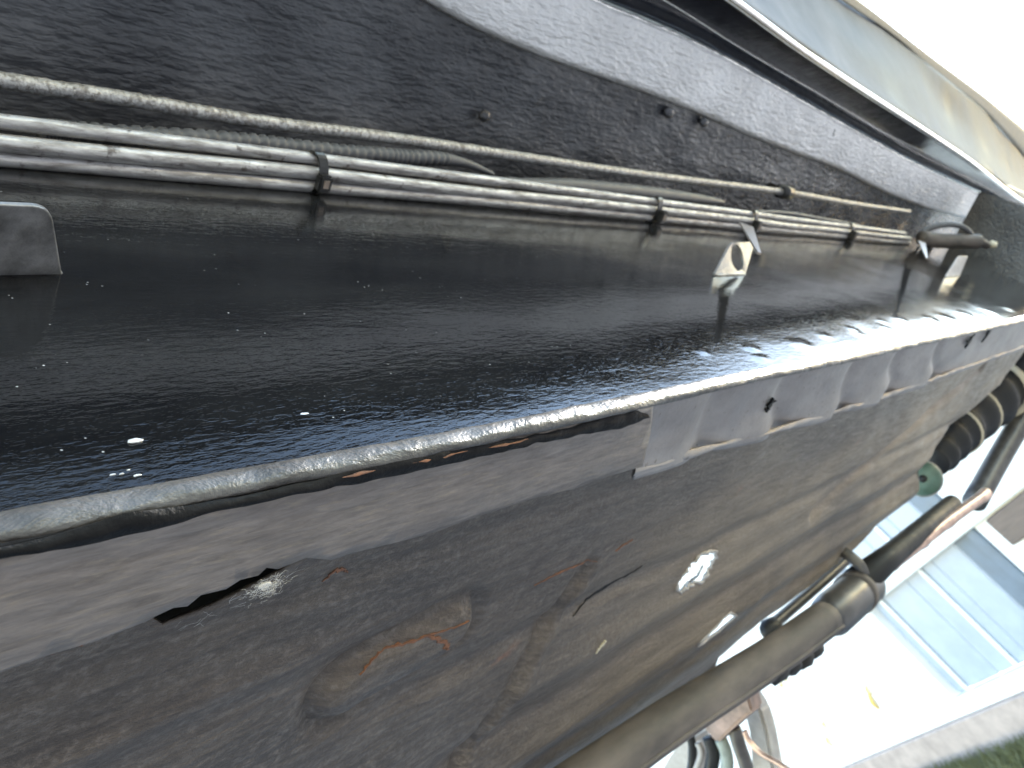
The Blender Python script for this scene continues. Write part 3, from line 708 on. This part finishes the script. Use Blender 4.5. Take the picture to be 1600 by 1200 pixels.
# spider silk at the torn notch
V, F = [], []
c0 = onv(418, 915, .117)
rs = random.Random(4)
for i in range(150):
    o0 = Vector(L(c0)) + Vector((rs.gauss(0, .0022), rs.gauss(0, .0010), rs.uniform(-.0012, .0003))); p = o0; pts = [p]; a = rs.uniform(0, 6.28)
    for k in range(rs.randint(3, 7)):
        a += rs.gauss(0, .9); p = p + Vector((math.cos(a) * .00055, math.sin(a) * .0004, rs.gauss(0, .0002))); pts.append(p)
    v, f = tube_mesh(pts, .000022, 3, False); b = len(V); V += v; F += [tuple(q + b for q in ff) for ff in f]
for i in range(22):
    px = rs.uniform(262, 450); py = 985 - (px - 262) * .50 + rs.uniform(0, 16); p = Vector(L(onv(px, py, .1245))); pts = [p]; a = rs.gauss(.6, .5)
    for k in range(rs.randint(4, 10)):
        a += rs.gauss(0, .35); p = p + Vector((math.cos(a) * .0007, -math.sin(a) * .0004, rs.gauss(0, .0001))); pts.append(p)
    v, f = tube_mesh(pts, .00002, 3, False); b = len(V); V += v; F += [tuple(q + b for q in ff) for ff in f]
silk = mesh('spider_silk', V, F, M['silk'], None, car=True); tag(silk, 'tuft of pale spider silk at the torn notch in the patch strip', 'spider silk', kind='stuff')
pellet('paint_flake', 415, 914, onv, .118, .0019, .0009, .0006, M['straw'], plate, 21)

# ------------------------------------------------------------------ exhaust and the parts hanging beyond the floor pan
def sc_at(px, py, x): return x / ray(px, py)[0]          # metres per pixel at car depth x
ex = empty('exhaust_pipe', 'dull brown exhaust pipe slung below the floor pan, with a clamp', 'exhaust pipe', loc=Vector(L(onv(1135, 1070, .10))))
inv = ex.matrix_world.inverted() @ CARM
def EX(p): return inv @ Vector(L(p))
ep = [onv(860, 1258, .112), onv(960, 1188, .110), onv(1050, 1126, .107), onv(1135, 1072, .102), onv(1213, 1022, .096), onv(1290, 967, .090)]
e2 = smooth_path([EX(p) for p in ep], 8)
tube('tube', e2, .0150, M['exhaust'], ex, 28)
tube('seam_ridge', [p + Vector((0, -.0045, -.0142)) for p in e2], .0017, M['exhaust'], ex, 8)
for k, (px, py) in enumerate([(1216, 1052), (1238, 1040), (1258, 1030), (1272, 1016)]):
    o = pellet('bolt', px, py, onv, .086, .013, .008, .007, M['dark'], None, 40 + k); o.data.transform(inv); o.parent = ex
cl_pts = [EX(onx(px, py, x)) for px, py, x in [(1288, 969, .745), (1310, 951, .78), (1332, 932, .82), (1352, 914, .87)]]
tube('coupling', smooth_path(cl_pts, 5), [.0165 + .0045 * math.sin(min(1, i / 4) * math.pi / 2) for i in range(16)], M['darksteel'], ex, 22)
for px, py, x, r in [(1302, 959, .77, .0205), (1336, 927, .83, .0225)]:
    c = EX(onx(px, py, x)); ax = (cl_pts[-1] - cl_pts[0]).normalized()
    tube('clamp_band', [c - ax * .006, c - ax * .0055, c + ax * .0055, c + ax * .006], [r * .8, r, r, r * .8], M['exhaust'], ex, 22)
link('clamp_bolt', box_mesh(*EX(onx(1316, 977, .79)), .014, .012, .012, .003), M['greysteel'], ex, smooth=False)
st_ = smooth_path([EX(onx(px, py, .84)) for px, py in [(1318, 862), (1332, 872), (1345, 886), (1350, 905), (1345, 925)]], 6)
tube('hanger_strap', st_, .0062, M['darksteel'], ex, 8)
# rods that run on from the coupling
a, b = [L(onx(px, py, x)) for px, py, x in [(1340, 912, .84), (1488, 787, 1.12)]]
tag(tube('steering_rod', [Vector(a).lerp(Vector(b), t) for t in (0, .3, .6, 1)], [.0175, .0135, .0125, .0115], M['dark'], None, 18, car=True), 'dark rod running on beyond the exhaust coupling', 'rod')
cu = [Vector(L(onx(px, py, x))) for px, py, x in [(1393, 881, .93), (1440, 846, 1.0), (1480, 815, 1.07), (1540, 772, 1.2)]]
tag(tube('copper_pipe', smooth_path(cu, 6), [.0075 + (.0012 if i % 6 == 0 else 0) for i in range(19)], M['copper'], None, 14, car=True), 'shiny coppery pipe beside the dark rod', 'pipe')
strt = [Vector(L(onx(px, py, x))) for px, py, x in [(1640, 585, 1.55), (1600, 650, 1.5), (1562, 714, 1.42), (1522, 785, 1.32)]]
tag(tube('suspension_strut', smooth_path(strt, 4), .0170, M['darksteel'], None, 18, car=True), 'dark grey strut leaning across the bright wall', 'strut')
bt = empty('rubber_boot', 'black ribbed rubber boot beyond the corner of the floor pan', 'boot', loc=Vector(L(onx(1520, 660, 1.35))))
inv2 = bt.matrix_world.inverted() @ CARM
bc = [inv2 @ Vector(L(onx(px, py, x))) for px, py, x in [(1600, 560, 1.55), (1562, 600, 1.48), (1522, 636, 1.40), (1494, 668, 1.33), (1472, 694, 1.28), (1455, 722, 1.24)]]
sp = smooth_path(bc, 12); n_ = len(sp)
tube('bellows', sp, [(.056 - .030 * i / n_) * (1 + .10 * math.sin(i * .72)) for i in range(n_)], M['dark'], bt, 24)
for k in (14, 27, 38):
    ax = (sp[k + 1] - sp[k - 1]).normalized(); r = (.056 - .030 * k / n_) * 1.10
    tube('ring', [sp[k] - ax * .002, sp[k] + ax * .002], r, M['tan'], bt, 24)
bu = empty('bushing', 'round green bushing with a dark centre hole', 'bushing', loc=Vector(L(onx(1442, 748, 1.12))))
rb = sc_at(1442, 748, 1.12) * 27
vd = Vector(L(ray(1442, 748))).normalized()
V, F = tube_mesh([vd * .03, vd * -.005, vd * -.012, vd * -.0125], [rb, rb, rb * .86, rb * .3], 24); mesh('body', V, F, M['green'], bu)
V, F = tube_mesh([vd * -.0122, vd * -.0138], rb * .22, 14); mesh('hole', V, F, M['dark'], bu)
V, F = tube_mesh([vd * .012, vd * .018], rb * 1.08, 24); mesh('ring', V, F, M['greysteel'], bu)

# casting and hoses under the exhaust
def XP(pts, x): return [Vector(L(onx(px, py, x))) for px, py in pts]
def prism(name, pix, x, depth, mat, parent=None, bev=.002, car_=True):
    bm = bmesh.new(); vs = [bm.verts.new(Vector(L(onx(px, py, x)))) for px, py in pix]; f = bm.faces.new(vs)
    r = bmesh.ops.extrude_face_region(bm, geom=[f]); bmesh.ops.translate(bm, vec=(depth, depth * .3, 0), verts=[v for v in r['geom'] if isinstance(v, bmesh.types.BMVert)])
    bmesh.ops.recalc_face_normals(bm, faces=bm.faces)
    if bev: bmesh.ops.bevel(bm, geom=bm.edges[:], offset=bev, segments=2, affect='EDGES')
    me = bpy.data.meshes.new(name); bm.to_mesh(me); bm.free(); o = link(name, me, mat, parent, smooth=False)
    if car_: o.matrix_world = CARM
    return o
tag(prism('casting', [(1098, 1136), (1120, 1162), (1158, 1126), (1176, 1112), (1168, 1084), (1150, 1098)], .60, .03, M['rustblock']), 'flaking rusty casting hanging under the exhaust pipe', 'casting')
tag(prism('support_post', [(1160, 1105), (1171, 1082), (1188, 1108), (1198, 1140), (1212, 1215), (1175, 1215), (1172, 1150)], .66, .03, M['greysteel'], bev=.003), 'pale grey tapering post behind the rusty casting', 'post')
tag(prism('gearbox_case', [(1030, 1210), (1048, 1178), (1072, 1150), (1086, 1158), (1092, 1210)], .70, .05, M['greysteel'], bev=.004), 'pale grey metal case below the exhaust pipe', 'case')
for i, (pts, r, mt, lab) in enumerate([
        ([(1078, 1148), (1082, 1170), (1080, 1200), (1070, 1240)], .0040, 'dark', 'black hose left of the pinkish curved hose'),
        ([(1090, 1160), (1096, 1175), (1090, 1195), (1075, 1225)], .0032, 'greysteel', 'pinkish-grey curved hose beside the black hose'),
        ([(1108, 1152), (1114, 1175), (1110, 1205), (1095, 1240)], .0062, 'dark', 'thick dark hose below the rusty casting'),
        ([(1126, 1155), (1134, 1175), (1136, 1200), (1130, 1240)], .0056, 'hose', 'grey-green hose below the rusty casting'),
        ([(1147, 1138), (1155, 1165), (1165, 1195), (1172, 1235)], .0060, 'darksteel', 'dark grey hose in front of the pale post'),
        ([(1163, 1142), (1172, 1160), (1190, 1178), (1215, 1192), (1250, 1215)], .0024, 'copper', 'thin pinkish wire crossing the pale post')]):
    tag(tube('hose' if i < 5 else 'thin_wire', smooth_path(XP(pts, .615 if i != 5 else .60), 8), r, M[mt], None, 12, car=True), lab, 'hose' if i < 5 else 'wire', 'hoses below the exhaust' if i < 5 else 'loose wires')

# ------------------------------------------------------------------ building behind
bld = empty('building', 'white building with a pale blue boarded door behind the car', 'building', car=False, loc=W(-1, 0))
bi = Matrix.Translation(-bld.location)
def B(*a, **k):
    o = wbox(*a, bld, **k); o.data.transform(bi); return o
B('wall', -.38, 9.0, .14, 4.2, -.25, 0, M['white'])
B('wall', -3.4, -1.74, .14, 4.2, -.25, 0, M['white'])
B('wall', -1.74, -.38, .14, .255, -.25, .004, M['white'])
B('wall', -1.74, -.38, 2.3, 4.2, -.25, .003, M['white'])
B('plinth', -3.4, 9.0, -.12, .138, -.25, .05, M['kerb'])
for u0, u1 in [(-.385, -.525), (-.53, -.86), (-.865, -1.19), (-1.195, -1.45), (-1.455, -1.66)]:
    B('door_board', u1, u0, .26, 2.29, -.09 - .012 * random.random(), -.055, M['door_shade'] if u0 < -1.4 else M['door'], bev=.012)  # rightmost board takes the painted shadow colour
for u in (-.512, -1.06): B('door_batten', u - .018, u + .018, .265, 2.28, -.054, -.035, M['frame'], bev=.008)
B('door_frame', -1.738, -1.665, .256, 2.3, -.2, .02, M['door_shade'], bev=.01)
B('beam', -2.4, -.36, .985, 1.075, .006, .06, M['frame'], bev=.01)
B('timber_board', -3.2, -1.89, .80, .975, .006, .05, M['brown'], bev=.01)
# faded leaves of a creeper on the white wall
for i, (px, py, sz, an) in enumerate([(1366, 1096, .075, .3), (1358, 1078, .045, .25), (1289, 1132, .04, .6), (1296, 1158, .05, .3), (1222, 1070, .04, 1.2), (1230, 1062, .03, .9), (1445, 1113, .015, .2)]):
    u, z = wall_uv(px, py); V = []
    for t in range(10):
        a = 2 * math.pi * t / 10; rr = sz * (1 if t % 2 == 0 else .8)
        uu, zz = rr * .35 * math.cos(a), rr * math.sin(a); uu, zz = uu * math.cos(an) - zz * math.sin(an), uu * math.sin(an) + zz * math.cos(an)
        V.append(W(u + uu, z + zz, .012 + .01 * math.cos(a * 2)))
    c = W(u, z, .022); V.append(c); V = [v - c for v in V]
    o = mesh('leaf', V, [(t, (t + 1) % 10, 10) for t in range(10)], M['leaf'], None, smooth=False); o.location = c; solid(o, .002)
    tag(o, ['largest yellow leaf left of the blue door', 'narrow yellow leaf just above the largest one', 'yellow leaf just above the lowest leaf', 'lowest yellow leaf on the white wall', 'yellow leaf close to the exhaust clamp bolts', 'small yellow leaf nearest the exhaust coupling', 'tiny yellow leaf below the corner of the blue door'][i], 'leaf', 'yellow leaves on the white wall')
# grass along the foot of the wall
V, F = [], []; rg = random.Random(3)
for i in range(9000):
    u = rg.uniform(-2.6, 1.2); o_ = .10 + abs(rg.gauss(0, .28)); p = W(u, -.1, o_); h = rg.uniform(.03, .10); a = rg.uniform(0, 6.28); dx = Vector((math.cos(a), math.sin(a), 0)) * .005; ln = Vector((rg.gauss(0, .03), rg.gauss(0, .03), h))
    b = len(V); V += [p - dx, p + dx, p + ln]; F.append((b, b + 1, b + 2))
tag(mesh('grass', V, F, M['grass'], None, smooth=False), 'rough green grass along the foot of the wall', 'grass', kind='stuff')
bed = [W(-9, -.095, .05), W(9, -.095, .05), W(9, -.095, .8), W(-9, -.095, .8)]
tag(mesh('soil_bed', bed, [(0, 1, 2, 3)], M['soil'], smooth=False), kind='structure')
# grey brace beside the exhaust, against the edge of the floor pan
bb = [Vector(L(onx(px, py, x))) for px, py, x in [(1196, 986, .70), (1240, 948, .76), (1285, 909, .83), (1330, 868, .92)]]
tag(tube('brace_bar', smooth_path(bb, 5), .0058, M['darksteel'], None, 10, car=True), 'slim dark grey bar along the torn edge of the floor pan', 'bar')
tag(pellet('rubber_mount', 1205, 982, onx, .71, .016, .010, .010, M['dark'], None, 77), 'black rubber lump at the near end of the slim bar', 'mount').matrix_world = CARM
